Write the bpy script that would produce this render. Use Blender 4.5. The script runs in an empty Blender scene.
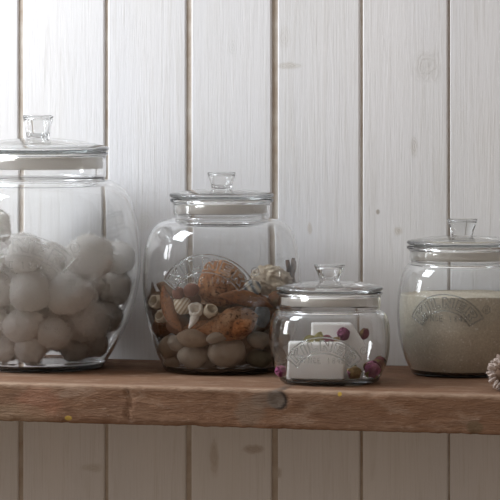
import bpy, bmesh, math, random
import numpy as np
from mathutils import Vector, Matrix, noise

# ------------------------------------------------------------------ camera, world, light, exposure
scene = bpy.context.scene
COL = scene.collection
YAW = math.radians(15.0)
FPX = 3600.0                       # focal length in pixels of the 500 px frame
CAM_H = 0.316                      # camera height above the shelf top
D_WALL = 3.646                     # distance of the wall along the optical axis
FWD = Vector((-math.sin(YAW), math.cos(YAW), 0))
RGT = Vector((math.cos(YAW), math.sin(YAW), 0))
UP = Vector((0, 0, 1))
CAM = -D_WALL * FWD + Vector((0, 0, CAM_H))

cam_data = bpy.data.cameras.new('camera')
cam_data.sensor_width = 36.0
cam_data.lens = FPX * 36.0 / 500.0
cam_data.shift_y = -0.4
cam_data.clip_end = 50
cam = bpy.data.objects.new('camera', cam_data)
COL.objects.link(cam)
cam.location = CAM
cam.rotation_euler = (math.radians(90), 0, YAW)
scene.camera = cam

world = bpy.data.worlds.new('room_light')
scene.world = world
world.use_nodes = True
wnt = world.node_tree
wbg = wnt.nodes['Background']
wbg.inputs[1].default_value = 1.0
_tc = wnt.nodes.new('ShaderNodeTexCoord')
_dot = wnt.nodes.new('ShaderNodeVectorMath'); _dot.operation = 'DOT_PRODUCT'
_dot.inputs[1].default_value = Vector((-0.50, -0.12, 0.86)).normalized()
wnt.links.new(_tc.outputs['Generated'], _dot.inputs[0])
_rp = wnt.nodes.new('ShaderNodeValToRGB')
_mr = wnt.nodes.new('ShaderNodeMapRange')
_mr.inputs[1].default_value = -1.0; _mr.inputs[2].default_value = 1.0
wnt.links.new(_dot.outputs['Value'], _mr.inputs[0])
wnt.links.new(_mr.outputs[0], _rp.inputs[0])
# the room: dim and warm on the far side and below, pale and bright towards the windows
for e, (p, c) in zip([_rp.color_ramp.elements[0], _rp.color_ramp.elements[1], _rp.color_ramp.elements.new(0.5), _rp.color_ramp.elements.new(0.75)],
                     [(0.15, (0.045, 0.036, 0.030)), (1.0, (1.10, 1.14, 1.24)), (0.5, (0.275, 0.225, 0.185)), (0.75, (0.47, 0.425, 0.385))]):
    e.position = p; e.color = (*c, 1)
wnt.links.new(_rp.outputs[0], wbg.inputs[0])

def area_light(name, loc, target, sx, sy, watts, color):
    ld = bpy.data.lights.new(name, 'AREA')
    ld.shape = 'RECTANGLE'; ld.size = sx; ld.size_y = sy
    ld.energy = watts; ld.color = color
    o = bpy.data.objects.new(name, ld)
    COL.objects.link(o)
    o.location = loc
    o.rotation_euler = (Vector(target) - Vector(loc)).to_track_quat('-Z', 'Y').to_euler()
    return o

area_light('window_daylight', (-0.72, -0.46, 0.80), (-0.12, -0.02, 0.14), 0.36, 0.50, 10.6, (0.87, 0.93, 1.0))
area_light('side_window_daylight', (-1.00, -0.42, 0.26), (0.0, -0.14, 0.08), 0.15, 0.42, 3.2, (0.92, 0.955, 1.0))

scene.view_settings.view_transform = 'Standard'
scene.view_settings.look = 'None'
scene.view_settings.exposure = 0.13
scene.view_settings.gamma = 1.0
scene.view_settings.use_curve_mapping = False
scene.cycles.max_bounces = 26
scene.cycles.transmission_bounces = 24
scene.cycles.glossy_bounces = 8
scene.cycles.diffuse_bounces = 5
scene.cycles.transparent_max_bounces = 24
scene.cycles.caustics_refractive = True
scene.cycles.caustics_reflective = True
scene.cycles.blur_glossy = 0.6
scene.cycles.sample_clamp_indirect = 12.0

rnd = random.Random(11)

# ------------------------------------------------------------------ helpers
def pix(px, py, D):
    """world point seen at a pixel of the photograph at distance D along the axis"""
    return CAM + D * FWD + (px - 250.0) / FPX * D * RGT + (50.0 - py) / FPX * D * UP

def on_plane_y(px, py, y):
    d = FWD + (px - 250.0) / FPX * RGT + (50.0 - py) / FPX * UP
    t = (y - CAM.y) / d.y
    return CAM + t * d

def on_shelf(px, py):
    return pix(px, py, CAM_H * FPX / (py - 50.0))

def setp(o, label=None, cat=None, group=None, kind=None):
    if label: o['label'] = label
    if cat: o['category'] = cat
    if group: o['group'] = group
    if kind: o['kind'] = kind
    return o

def mesh_of(name, bm, mat, smooth=True):
    me = bpy.data.meshes.new(name)
    bmesh.ops.recalc_face_normals(bm, faces=bm.faces[:])
    bm.to_mesh(me); bm.free()
    if mat: me.materials.append(mat)
    if smooth:
        me.polygons.foreach_set('use_smooth', [True] * len(me.polygons))
    return me

def link(name, me, parent=None, loc=None, rot=None):
    o = bpy.data.objects.new(name, me)
    COL.objects.link(o)
    if parent: o.parent = parent
    if loc is not None: o.location = loc
    if rot is not None: o.rotation_euler = rot
    return o

def empty(name, loc, rotz=0.0):
    o = bpy.data.objects.new(name, None)
    COL.objects.link(o)
    o.empty_display_size = 0.02
    o.location = loc; o.rotation_euler = (0, 0, rotz)
    return o

def catmull(pts, n=8):
    out = []
    P = [pts[0]] + list(pts) + [pts[-1]]
    for i in range(1, len(P) - 2):
        p0, p1, p2, p3 = P[i-1], P[i], P[i+1], P[i+2]
        for k in range(n):
            t = k / n
            out.append(tuple(0.5 * ((2*p1[j]) + (-p0[j]+p2[j])*t + (2*p0[j]-5*p1[j]+4*p2[j]-p3[j])*t*t
                                    + (-p0[j]+3*p1[j]-3*p2[j]+p3[j])*t**3) for j in range(len(p1))))
    out.append(tuple(pts[-1]))
    return out

def lathe(bm, prof, seg=96, closed=False):
    """revolve (r, z) points about z; r == 0 makes a pole; closed joins the last point to the first"""
    rings = []
    for r, z in prof:
        if r < 1e-7:
            rings.append([bm.verts.new((0, 0, z))])
        else:
            rings.append([bm.verts.new((r*math.cos(2*math.pi*k/seg), r*math.sin(2*math.pi*k/seg), z)) for k in range(seg)])
    pairs = list(zip(rings[:-1], rings[1:]))
    if closed: pairs.append((rings[-1], rings[0]))
    for a, b in pairs:
        if len(a) == 1 and len(b) == 1: continue
        for k in range(seg):
            k2 = (k + 1) % seg
            if len(a) == 1: bm.faces.new((a[0], b[k], b[k2]))
            elif len(b) == 1: bm.faces.new((a[k], b[0], a[k2]))
            else: bm.faces.new((a[k], b[k], b[k2], a[k2]))

def tube(bm, pts, radii, sides=6, closed=False):
    n = len(pts)
    pts = [Vector(p) for p in pts]
    if not hasattr(radii, '__len__'): radii = [radii] * n
    rings = []
    prev = None
    for i in range(n):
        if closed: t = pts[(i+1) % n] - pts[i-1]
        else: t = pts[min(i+1, n-1)] - pts[max(i-1, 0)]
        if t.length < 1e-9: t = Vector((0, 0, 1))
        t.normalize()
        if prev is None:
            a = t.orthogonal().normalized()
        else:
            a = prev - prev.dot(t) * t
            a = a.normalized() if a.length > 1e-6 else t.orthogonal().normalized()
        prev = a
        b = t.cross(a)
        rings.append([bm.verts.new(pts[i] + radii[i]*(math.cos(2*math.pi*k/sides)*a + math.sin(2*math.pi*k/sides)*b)) for k in range(sides)])
    m = n if closed else n - 1
    for i in range(m):
        A, B = rings[i], rings[(i+1) % n]
        for k in range(sides):
            bm.faces.new((A[k], A[(k+1) % sides], B[(k+1) % sides], B[k]))
    if not closed:
        bm.faces.new(rings[0][::-1]); bm.faces.new(rings[-1])

# ------------------------------------------------------------------ materials
def new_mat(name):
    m = bpy.data.materials.new(name)
    m.use_nodes = True
    nt = m.node_tree
    nt.nodes.clear()
    out = nt.nodes.new('ShaderNodeOutputMaterial')
    b = nt.nodes.new('ShaderNodeBsdfPrincipled')
    nt.links.new(b.outputs[0], out.inputs[0])
    return m, nt, b

def N(nt, t, **kw):
    n = nt.nodes.new(t)
    for k, v in kw.items():
        setattr(n, k, v)
    return n

def L(nt, a, b): nt.links.new(a, b)

def coords(nt, scale=(1, 1, 1), rot=(0, 0, 0), kind='Object'):
    tc = N(nt, 'ShaderNodeTexCoord')
    mp = N(nt, 'ShaderNodeMapping')
    mp.inputs['Scale'].default_value = scale
    mp.inputs['Rotation'].default_value = rot
    L(nt, tc.outputs[kind], mp.inputs[0])
    return mp.outputs[0]

def tex_noise(nt, vec, scale, detail=4, rough=0.55, dist=0.0):
    n = N(nt, 'ShaderNodeTexNoise')
    n.inputs['Scale'].default_value = scale
    n.inputs['Detail'].default_value = detail
    n.inputs['Roughness'].default_value = rough
    n.inputs['Distortion'].default_value = dist
    L(nt, vec, n.inputs['Vector'])
    return n.outputs['Fac']

def ramp(nt, fac, stops):
    r = N(nt, 'ShaderNodeValToRGB')
    while len(r.color_ramp.elements) < len(stops): r.color_ramp.elements.new(0.5)
    for e, (p, c) in zip(r.color_ramp.elements, stops):
        e.position = p
        e.color = (*c, 1) if len(c) == 3 else c
    L(nt, fac, r.inputs[0])
    return r.outputs[0]

def mix(nt, fac, a, b, blend='MIX'):
    m = N(nt, 'ShaderNodeMix', data_type='RGBA', blend_type=blend)
    if isinstance(fac, (int, float)): m.inputs[0].default_value = fac
    else: L(nt, fac, m.inputs[0])
    for v, s in ((a, 6), (b, 7)):
        if isinstance(v, tuple): m.inputs[s].default_value = (*v, 1)
        else: L(nt, v, m.inputs[s])
    return m.outputs[2]

def mth(nt, op, a, b=None, c=None, clamp=False):
    m = N(nt, 'ShaderNodeMath', operation=op, use_clamp=clamp)
    for i, v in enumerate((a, b, c)):
        if v is None: continue
        if isinstance(v, (int, float)): m.inputs[i].default_value = v
        else: L(nt, v, m.inputs[i])
    return m.outputs[0]

def bump(nt, h, bsdf, strength=0.3, dist=0.001):
    b = N(nt, 'ShaderNodeBump')
    b.inputs['Strength'].default_value = strength
    b.inputs['Distance'].default_value = dist
    L(nt, h, b.inputs['Height'])
    L(nt, b.outputs[0], bsdf.inputs['Normal'])

def blob(nt, vec, p, sx, sz, soft, warp=None, wamt=0.0):
    """a soft-edged ellipse in the x-z plane round p: 1 inside, 0 outside"""
    sub = N(nt, 'ShaderNodeVectorMath', operation='SUBTRACT')
    L(nt, vec, sub.inputs[0]); sub.inputs[1].default_value = p
    sc = N(nt, 'ShaderNodeVectorMath', operation='MULTIPLY')
    L(nt, sub.outputs[0], sc.inputs[0]); sc.inputs[1].default_value = (1/sx, 0, 1/sz)
    ln = N(nt, 'ShaderNodeVectorMath', operation='LENGTH')
    L(nt, sc.outputs[0], ln.inputs[0])
    d = ln.outputs['Value']
    if warp is not None:
        d = mth(nt, 'ADD', d, mth(nt, 'MULTIPLY', mth(nt, 'SUBTRACT', warp, 0.5), wamt))
    mr = N(nt, 'ShaderNodeMapRange', interpolation_type='SMOOTHSTEP')
    L(nt, d, mr.inputs[0])
    mr.inputs[1].default_value = 1.0 - soft; mr.inputs[2].default_value = 1.0 + soft
    mr.inputs[3].default_value = 1.0; mr.inputs[4].default_value = 0.0
    return mr.outputs[0], d

# --- glass
def glass_material(name, tint, dens, col=(0.996, 0.998, 0.997), ior=1.52):
    m, nt, b = new_mat(name)
    b.inputs['Base Color'].default_value = (*col, 1)
    b.inputs['Transmission Weight'].default_value = 1.0
    b.inputs['Roughness'].default_value = 0.0
    b.inputs['IOR'].default_value = ior
    va = N(nt, 'ShaderNodeVolumeAbsorption')
    va.inputs['Color'].default_value = tint
    va.inputs['Density'].default_value = dens
    L(nt, va.outputs[0], nt.nodes['Material Output'].inputs['Volume'])
    return m
M_GLASS = glass_material('clear_glass', (0.27, 0.31, 0.31, 1), 12.0)
M_EMBOSS = glass_material('dark_edge_emboss_glass', (0.25, 0.31, 0.31, 1), 430.0)  # denser tint paints in the dark refracted edges of the raised clear glass

def seal_material():
    m, nt, b = new_mat('silicone_seal')
    b.inputs['Base Color'].default_value = (0.90, 0.875, 0.84, 1)
    b.inputs['Roughness'].default_value = 0.45
    b.inputs['Transmission Weight'].default_value = 0.0
    tr = N(nt, 'ShaderNodeBsdfTranslucent'); tr.inputs[0].default_value = (0.90, 0.875, 0.84, 1)
    tp = N(nt, 'ShaderNodeBsdfTransparent'); tp.inputs[0].default_value = (0.93, 0.90, 0.86, 1)
    m1 = N(nt, 'ShaderNodeMixShader'); m1.inputs[0].default_value = 0.45
    L(nt, b.outputs[0], m1.inputs[1]); L(nt, tr.outputs[0], m1.inputs[2])
    m2 = N(nt, 'ShaderNodeMixShader'); m2.inputs[0].default_value = 0.42
    L(nt, m1.outputs[0], m2.inputs[1]); L(nt, tp.outputs[0], m2.inputs[2])
    L(nt, m2.outputs[0], nt.nodes['Material Output'].inputs[0])
    return m
M_SEAL = seal_material()

def painted_board_material(knots):
    m, nt, b = new_mat('white_painted_boards')
    tc = N(nt, 'ShaderNodeTexCoord'); V = tc.outputs['Object']
    tone = tex_noise(nt, coords(nt, (11.6, 1, 0.7)), 1.0, 1)
    fine = tex_noise(nt, coords(nt, (430, 60, 14)), 1.0, 6, 0.7, 1.2)
    grain = tex_noise(nt, coords(nt, (95, 20, 4.0)), 1.0, 6, 0.65, 1.8)
    cloud = tex_noise(nt, coords(nt, (9, 4, 3)), 1.0, 3)
    base = mix(nt, ramp(nt, tone, [(0.3, (0, 0, 0)), (0.7, (1, 1, 1))]), (0.72, 0.72, 0.735), (0.77, 0.76, 0.76))
    base = mix(nt, ramp(nt, cloud, [(0.42, (0, 0, 0)), (0.75, (0.55, 0.55, 0.55))]), base, (0.715, 0.70, 0.665))
    base = mix(nt, ramp(nt, grain, [(0.52, (0, 0, 0)), (0.72, (0.55, 0.55, 0.55))]), base, (0.62, 0.60, 0.57))
    base = mix(nt, ramp(nt, fine, [(0.50, (0, 0, 0)), (0.78, (0.42, 0.42, 0.42))]), base, (0.53, 0.505, 0.48))
    h = mth(nt, 'ADD', mth(nt, 'MULTIPLY', fine, 0.8), mth(nt, 'MULTIPLY', grain, 0.9))
    warp = tex_noise(nt, coords(nt, (60, 60, 40)), 1.0, 4)
    for (p, sx, sz, k, colr) in knots:
        f, d = blob(nt, V, p, sx, sz, 0.5, warp, 2.2)
        ringf = mth(nt, 'SINE', mth(nt, 'MULTIPLY', d, 15.0))
        ff = mth(nt, 'MULTIPLY', f, mth(nt, 'MULTIPLY_ADD', ringf, 0.10, 0.80))
        base = mix(nt, mth(nt, 'MULTIPLY', ff, k), base, colr)
        h = mth(nt, 'ADD', h, mth(nt, 'MULTIPLY', mth(nt, 'MULTIPLY', f, ringf), 0.18 * min(1, k * 2)))
    L(nt, base, b.inputs['Base Color'])
    b.inputs['Roughness'].default_value = 0.55
    b.inputs['Specular IOR Level'].default_value = 0.3
    bump(nt, h, b, 0.38, 0.0011)
    return m

def simple_mat(name, c1, c2, scale=40, rough=0.7, bs=0.3, bd=0.001, detail=5, stops=(0.35, 0.65), c3=None, speck=None):
    m, nt, b = new_mat(name)
    v = coords(nt)
    n = tex_noise(nt, v, scale, detail, 0.6)
    c = mix(nt, ramp(nt, n, [(stops[0], (0, 0, 0)), (stops[1], (1, 1, 1))]), c1, c2)
    if c3:
        n2 = tex_noise(nt, v, scale * 0.35, 2)
        c = mix(nt, ramp(nt, n2, [(0.45, (0, 0, 0)), (0.62, (1, 1, 1))]), c, c3)
    if speck:
        n3 = tex_noise(nt, v, speck[0], 3, 0.7)
        c = mix(nt, ramp(nt, n3, [(speck[1], (0, 0, 0)), (speck[1] + 0.06, (1, 1, 1))]), c, speck[2])
    L(nt, c, b.inputs['Base Color'])
    b.inputs['Roughness'].default_value = rough
    b.inputs['Specular IOR Level'].default_value = 0.3
    bump(nt, n, b, bs, bd)
    return m

def plank_material():
    m, nt, b = new_mat('rough_reclaimed_wood')
    tc = N(nt, 'ShaderNodeTexCoord'); V = tc.outputs['Object']
    big = tex_noise(nt, coords(nt, (6, 14, 22)), 1.0, 4, 0.55, 0.6)
    grain = tex_noise(nt, coords(nt, (26, 190, 190)), 1.0, 6, 0.7, 1.8)
    fine = tex_noise(nt, coords(nt, (160, 420, 420)), 1.0, 5, 0.7)
    c = mix(nt, ramp(nt, big, [(0.32, (0, 0, 0)), (0.68, (1, 1, 1))]), (0.205, 0.103, 0.055), (0.235, 0.142, 0.090))
    c = mix(nt, ramp(nt, grain, [(0.40, (0, 0, 0)), (0.70, (0.75, 0.75, 0.75))]), c, (0.120, 0.058, 0.034))
    dust = tex_noise(nt, coords(nt, (26, 60, 60)), 1.0, 5, 0.7)
    c = mix(nt, ramp(nt, dust, [(0.52, (0, 0, 0)), (0.74, (0.5, 0.5, 0.5))]), c, (0.42, 0.315, 0.24))
    c = mix(nt, ramp(nt, fine, [(0.60, (0, 0, 0)), (0.74, (0.55, 0.55, 0.55))]), c, (0.47, 0.37, 0.29))
    # the worn pale arris along the front
    sp = N(nt, 'ShaderNodeSeparateXYZ'); L(nt, V, sp.inputs[0])
    wn = tex_noise(nt, coords(nt, (45, 80, 80)), 1.0, 4, 0.65)
    zf = N(nt, 'ShaderNodeMapRange', interpolation_type='SMOOTHSTEP'); L(nt, sp.outputs[2], zf.inputs[0])
    zf.inputs[1].default_value = -0.0050; zf.inputs[2].default_value = -0.0008
    yf = N(nt, 'ShaderNodeMapRange', interpolation_type='SMOOTHSTEP'); L(nt, sp.outputs[1], yf.inputs[0])
    yf.inputs[1].default_value = -SH_D + 0.024; yf.inputs[2].default_value = -SH_D + 0.006
    wear = mth(nt, 'MULTIPLY', mth(nt, 'MULTIPLY', zf.outputs[0], yf.outputs[0]), mth(nt, 'MULTIPLY_ADD', wn, 2.2, -0.55, clamp=True))
    c = mix(nt, mth(nt, 'MULTIPLY', wear, 0.75), c, (0.40, 0.29, 0.21))
    warp = tex_noise(nt, coords(nt, (120, 120, 120)), 1.0, 4)
    h = mth(nt, 'ADD', mth(nt, 'MULTIPLY', grain, 0.8), mth(nt, 'MULTIPLY', fine, 0.7))
    for (p, sx, sz, k, colr) in PLANK_MARKS:
        f, d = blob(nt, V, p, sx, sz, 0.25, warp, 0.7)
        c = mix(nt, mth(nt, 'MULTIPLY', f, k), c, colr)
    L(nt, c, b.inputs['Base Color'])
    b.inputs['Roughness'].default_value = 0.8
    b.inputs['Specular IOR Level'].default_value = 0.2
    bump(nt, h, b, 0.9, 0.0020)
    return m

# ------------------------------------------------------------------ the wall of boards
GAPS = [(20.5, 5.0), (106.2, 3.4), (188.6, 5.6), (274.6, 6.2), (361.3, 2.8), (448.8, 1.6)]   # px centre, px width
gx = []
for px, w in GAPS:
    p = on_plane_y(px, 200, 0.0)
    gx.append((p.x, w * 1.02e-3))
step = (gx[-1][0] - gx[0][0]) / 5
for k in range(1, 9):
    gx.insert(0, (gx[0][0] - step, 0.004)); gx.append((gx[-1][0] + step, 0.003))
Z0, Z1 = -1.10, 1.30
bm = bmesh.new()
CH = 0.0015
for i in range(len(gx) - 1):
    x0 = gx[i][0] + gx[i][1] / 2; x1 = gx[i+1][0] - gx[i+1][1] / 2
    yoff = rnd.uniform(-0.0006, 0.0004)
    prof = [(x0, 0.012), (x0, CH + yoff), (x0 + 0.35*CH, 0.35*CH + yoff), (x0 + CH, yoff), (x1 - CH, yoff), (x1 - 0.35*CH, 0.35*CH + yoff), (x1, CH + yoff), (x1, 0.012)]
    lo = [bm.verts.new((x, y, Z0)) for x, y in prof]
    hi = [bm.verts.new((x, y, Z1)) for x, y in prof]
    n = len(prof)
    for k in range(n):
        k2 = (k + 1) % n
        bm.faces.new((lo[k], lo[k2], hi[k2], hi[k]))
    bm.faces.new(lo); bm.faces.new(hi[::-1])
def wall_knot(px, py, sx, sz, k, c):
    p = on_plane_y(px, py, 0.0)
    return ((p.x, 0, p.z), sx * 1e-3, sz * 1e-3, k, c)
TAN = (0.50, 0.46, 0.40)
knots = [wall_knot(427, 64, 13, 15, 0.45, (0.54, 0.52, 0.49)), wall_knot(288, 66, 12, 3, 0.6, TAN), wall_knot(284, 40, 6, 10, 0.25, TAN),
         wall_knot(414, 148, 4, 9, 0.45, TAN), wall_knot(378, 212, 1.6, 2.2, 0.9, (0.33, 0.28, 0.22)), wall_knot(399, 231, 5, 5, 0.6, (0.50, 0.44, 0.35)),
         wall_knot(145, 222, 8, 9, 0.35, (0.58, 0.56, 0.50)), wall_knot(215, 455, 4, 14, 0.6, (0.42, 0.34, 0.26)), wall_knot(253, 449, 9, 4, 0.7, (0.36, 0.28, 0.22)),
         wall_knot(90, 468, 10, 4, 0.6, TAN), wall_knot(310, 229, 2, 5, 0.5, (0.48,0.40,0.30)), wall_knot(232, 48, 4, 8, 0.3, (0.60, 0.60, 0.58)),
         wall_knot(277, 472, 4, 5, 0.6, (0.36, 0.28, 0.2)), wall_knot(255, 405, 9, 9, 0.2, TAN)]
M_BOARD = painted_board_material(knots)
me = mesh_of('wall_back', bm, M_BOARD, smooth=False)
setp(link('wall_back', me), kind='structure')
# the tongues seen down the gaps between the boards
M_TONGUE = simple_mat('bare_wood_tongue', (0.58, 0.535, 0.475), (0.40, 0.32, 0.25), 30, 0.8, 0.3)
bm = bmesh.new()
bmesh.ops.create_cube(bm, size=1.0)
bmesh.ops.scale(bm, vec=(gx[-1][0] - gx[0][0], 0.010, Z1 - Z0 - 0.002), verts=bm.verts)
bmesh.ops.translate(bm, vec=((gx[-1][0] + gx[0][0]) / 2, 0.0076, (Z0 + Z1) / 2), verts=bm.verts)
me = mesh_of('trim_1', bm, M_TONGUE, smooth=False)
setp(link('trim_1', me), kind='structure')

# the floor of the room far below the shelf
M_FLOOR = simple_mat('floorboards', (0.36, 0.27, 0.19), (0.30, 0.22, 0.15), 8, 0.6, 0.2)
bm = bmesh.new()
bmesh.ops.create_cube(bm, size=1.0)
bmesh.ops.scale(bm, vec=(3.4, 4.6, 0.04), verts=bm.verts)
bmesh.ops.translate(bm, vec=(0, -2.28, -1.12), verts=bm.verts)
setp(link('floor', mesh_of('floor', bm, M_FLOOR, smooth=False)), kind='structure')

# ------------------------------------------------------------------ the shelf plank
SH_D, SH_T = 0.281, 0.0365
def front_pt(px, py):
    p = on_plane_y(px, py, -SH_D)
    return (p.x, -SH_D, p.z)
PLANK_MARKS = [(front_pt(279.5, 400), 0.0086, 0.0095, 0.95, (0.022, 0.016, 0.012)), (front_pt(268, 400), 0.015, 0.008, 0.7, (0.165, 0.120, 0.090)), (front_pt(275.5, 399), 0.0083, 0.0083, 0.95, (0.150, 0.118, 0.096)),
               (front_pt(250, 412), 0.014, 0.012, 0.55, (0.20, 0.145, 0.105)), (front_pt(69, 418), 0.0035, 0.0022, 0.8, (0.50, 0.33, 0.06)),
               (front_pt(340, 394), 0.0020, 0.0020, 0.8, (0.50, 0.33, 0.04)), (front_pt(40, 402), 0.022, 0.014, 0.35, (0.33, 0.14, 0.085)),
               (front_pt(20, 414), 0.030, 0.010, 0.4, (0.27, 0.20, 0.13)), (front_pt(475, 428), 0.008, 0.006, 0.6, (0.12, 0.09, 0.05))]
M_PLANK = plank_material()
bm = bmesh.new()
X0, X1, NX = -0.75, 0.80, 520
# cross-section of the plank, from the top back edge round the front to the bottom back edge
sec = []
for k in range(14): sec.append((-SH_D * k / 14.0 * 0.985, 0.0, 0))
for a in (0, 30, 60, 90):
    r = 0.0022
    sec.append((-SH_D + r - r*math.sin(math.radians(a)), -r + r*math.cos(math.radians(a)), 1))
for k in range(1, 12): sec.append((-SH_D, -0.0022 - (SH_T - 0.0036) * k / 12.0, 2))
for a in (0, 45, 90):
    r = 0.0014
    sec.append((-SH_D + r - r*math.cos(math.radians(a)), -SH_T + r - r*math.sin(math.radians(a)), 3))
for k in range(1, 9): sec.append((-SH_D * (1 - k / 8.0), -SH_T, 4))
rows = []
crack = front_pt(129.5, 400)[0]
knot_p = Vector(front_pt(281, 399))
for i in range(NX + 1):
    x = X0 + (X1 - X0) * i / NX
    col = []
    for (y, z, t) in sec:
        q = Vector((x, y, z))
        if t in (1, 3):
            e = noise.noise(Vector((x*55, y*20, 3.1 + z*10)))*0.0013 + noise.noise(Vector((x*190, 2, z*10)))*0.0009
            e2 = max(0.0, noise.noise(Vector((x*28, 7.7, t))) - 0.34) * 0.0035
            q.y += abs(e) + e2; q.z += (-1 if t == 1 else 1) * (abs(e)*0.6 + e2*0.8)
        elif t == 2:
            q.y += noise.noise(Vector((x*10, 1.3, z*40)))*0.0012 + noise.noise(Vector((x*60, 4.3, z*130)))*0.0006
            q.y += 0.0022 * math.exp(-((x - crack - 0.0012*math.sin(z*300)) / 0.0016)**2)
            d = math.hypot((x - knot_p.x)/0.0105, (z - knot_p.z)/0.0095)
            if d < 1: q.y += 0.0016 * (1 - d**6)
        elif t == 0 and y < -0.01:
            q.z += noise.noise(Vector((x*14, y*60, 0)))*0.00035
            # a shallow chip on the front lip
            if y < -SH_D*0.9: q.z -= 0.0
        elif t == 4 and y < -0.02:
            q.z += noise.noise(Vector((x*14, y*60, 5)))*0.0006
        col.append(bm.verts.new(q))
    rows.append(col)
ns = len(sec)
for i in range(NX):
    for k in range(ns - 1):
        bm.faces.new((rows[i][k], rows[i+1][k], rows[i+1][k+1], rows[i][k+1]))
    bm.faces.new((rows[i][ns-1], rows[i+1][ns-1], rows[i+1][0], rows[i][0]))
bm.faces.new(rows[0]); bm.faces.new(rows[-1][::-1])
me = mesh_of('shelf', bm, M_PLANK)
sh = link('shelf', me)
sh.location = (0, -0.0012, 0)
setp(sh, 'thick rough reclaimed wooden plank shelf with a knot in its front edge', 'shelf')

# ------------------------------------------------------------------ glass storage jars
def offset_inward(poly, t):
    out = []
    for i in range(len(poly)):
        a = poly[max(i-1, 0)]; b = poly[min(i+1, len(poly)-1)]
        dx, dz = b[0]-a[0], b[1]-a[1]
        l = math.hypot(dx, dz) or 1
        out.append((poly[i][0] + t*dz/l, poly[i][1] - t*dx/l))     # polyline runs downwards: inside is to its right
    return out

LETTERS = {
    'K': (0.78, [[(0,0),(0,1),(.27,1),(.27,.62),(.52,1),(.80,1),(.47,.54),(.82,0),(.52,0),(.27,.40),(.27,0)]]),
    'I': (0.30, [[(0,0),(0,1),(.28,1),(.28,0)]]),
    'L': (0.62, [[(0,0),(0,1),(.27,1),(.27,.24),(.64,.24),(.64,0)]]),
    'N': (0.80, [[(0,0),(0,1),(.26,1),(.56,.44),(.56,1),(.80,1),(.80,0),(.55,0),(.25,.56),(.25,0)]]),
    'E': (0.64, [[(0,0),(0,1),(.64,1),(.64,.78),(.27,.78),(.27,.61),(.58,.61),(.58,.40),(.27,.40),(.27,.22),(.66,.22),(.66,0)]]),
    'R': (0.78, [[(0,0),(0,1),(.50,1),(.70,.93),(.77,.74),(.72,.55),(.56,.44),(.80,0),(.50,0),(.32,.40),(.27,.40),(.27,0)],
                 [(.27,.62),(.27,.80),(.42,.80),(.49,.71),(.42,.62)]]),
}
STROKES = {
    'S': [[(.6,.85),(.3,1),(.05,.8),(.3,.5),(.6,.25),(.3,0),(0,.15)]], 'I': [[(.1,0),(.1,1)]], 'N': [[(0,0),(0,1),(.6,0),(.6,1)]],
    'C': [[(.6,.85),(.3,1),(0,.7),(0,.3),(.3,0),(.6,.15)]], 'E': [[(.55,1),(0,1),(0,0),(.55,0)],[(0,.5),(.45,.5)]],
    '1': [[(.05,.8),(.25,1),(.25,0)]], '8': [[(.3,.52),(.05,.75),(.3,1),(.55,.75),(.3,.52),(.0,.25),(.3,0),(.6,.25),(.3,.52)]],
    '4': [[(.45,0),(.45,1),(0,.3),(.62,.3)]], '2': [[(.03,.8),(.3,1),(.57,.75),(0,0),(.6,0)]], ' ': [],
    'R': [[(0,0),(0,1),(.5,1),(.55,.6),(0,.5),(.6,0)]],
}

def densify(poly, closed, step):
    out = []
    n = len(poly)
    for i in range(n if closed else n - 1):
        a, b = poly[i], poly[(i+1) % n]
        d = math.hypot(b[0]-a[0], b[1]-a[1])
        k = max(1, int(math.ceil(d / step)))
        for j in range(k): out.append((a[0]+(b[0]-a[0])*j/k, a[1]+(b[1]-a[1])*j/k))
    if not closed: out.append(poly[-1])
    return out

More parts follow.
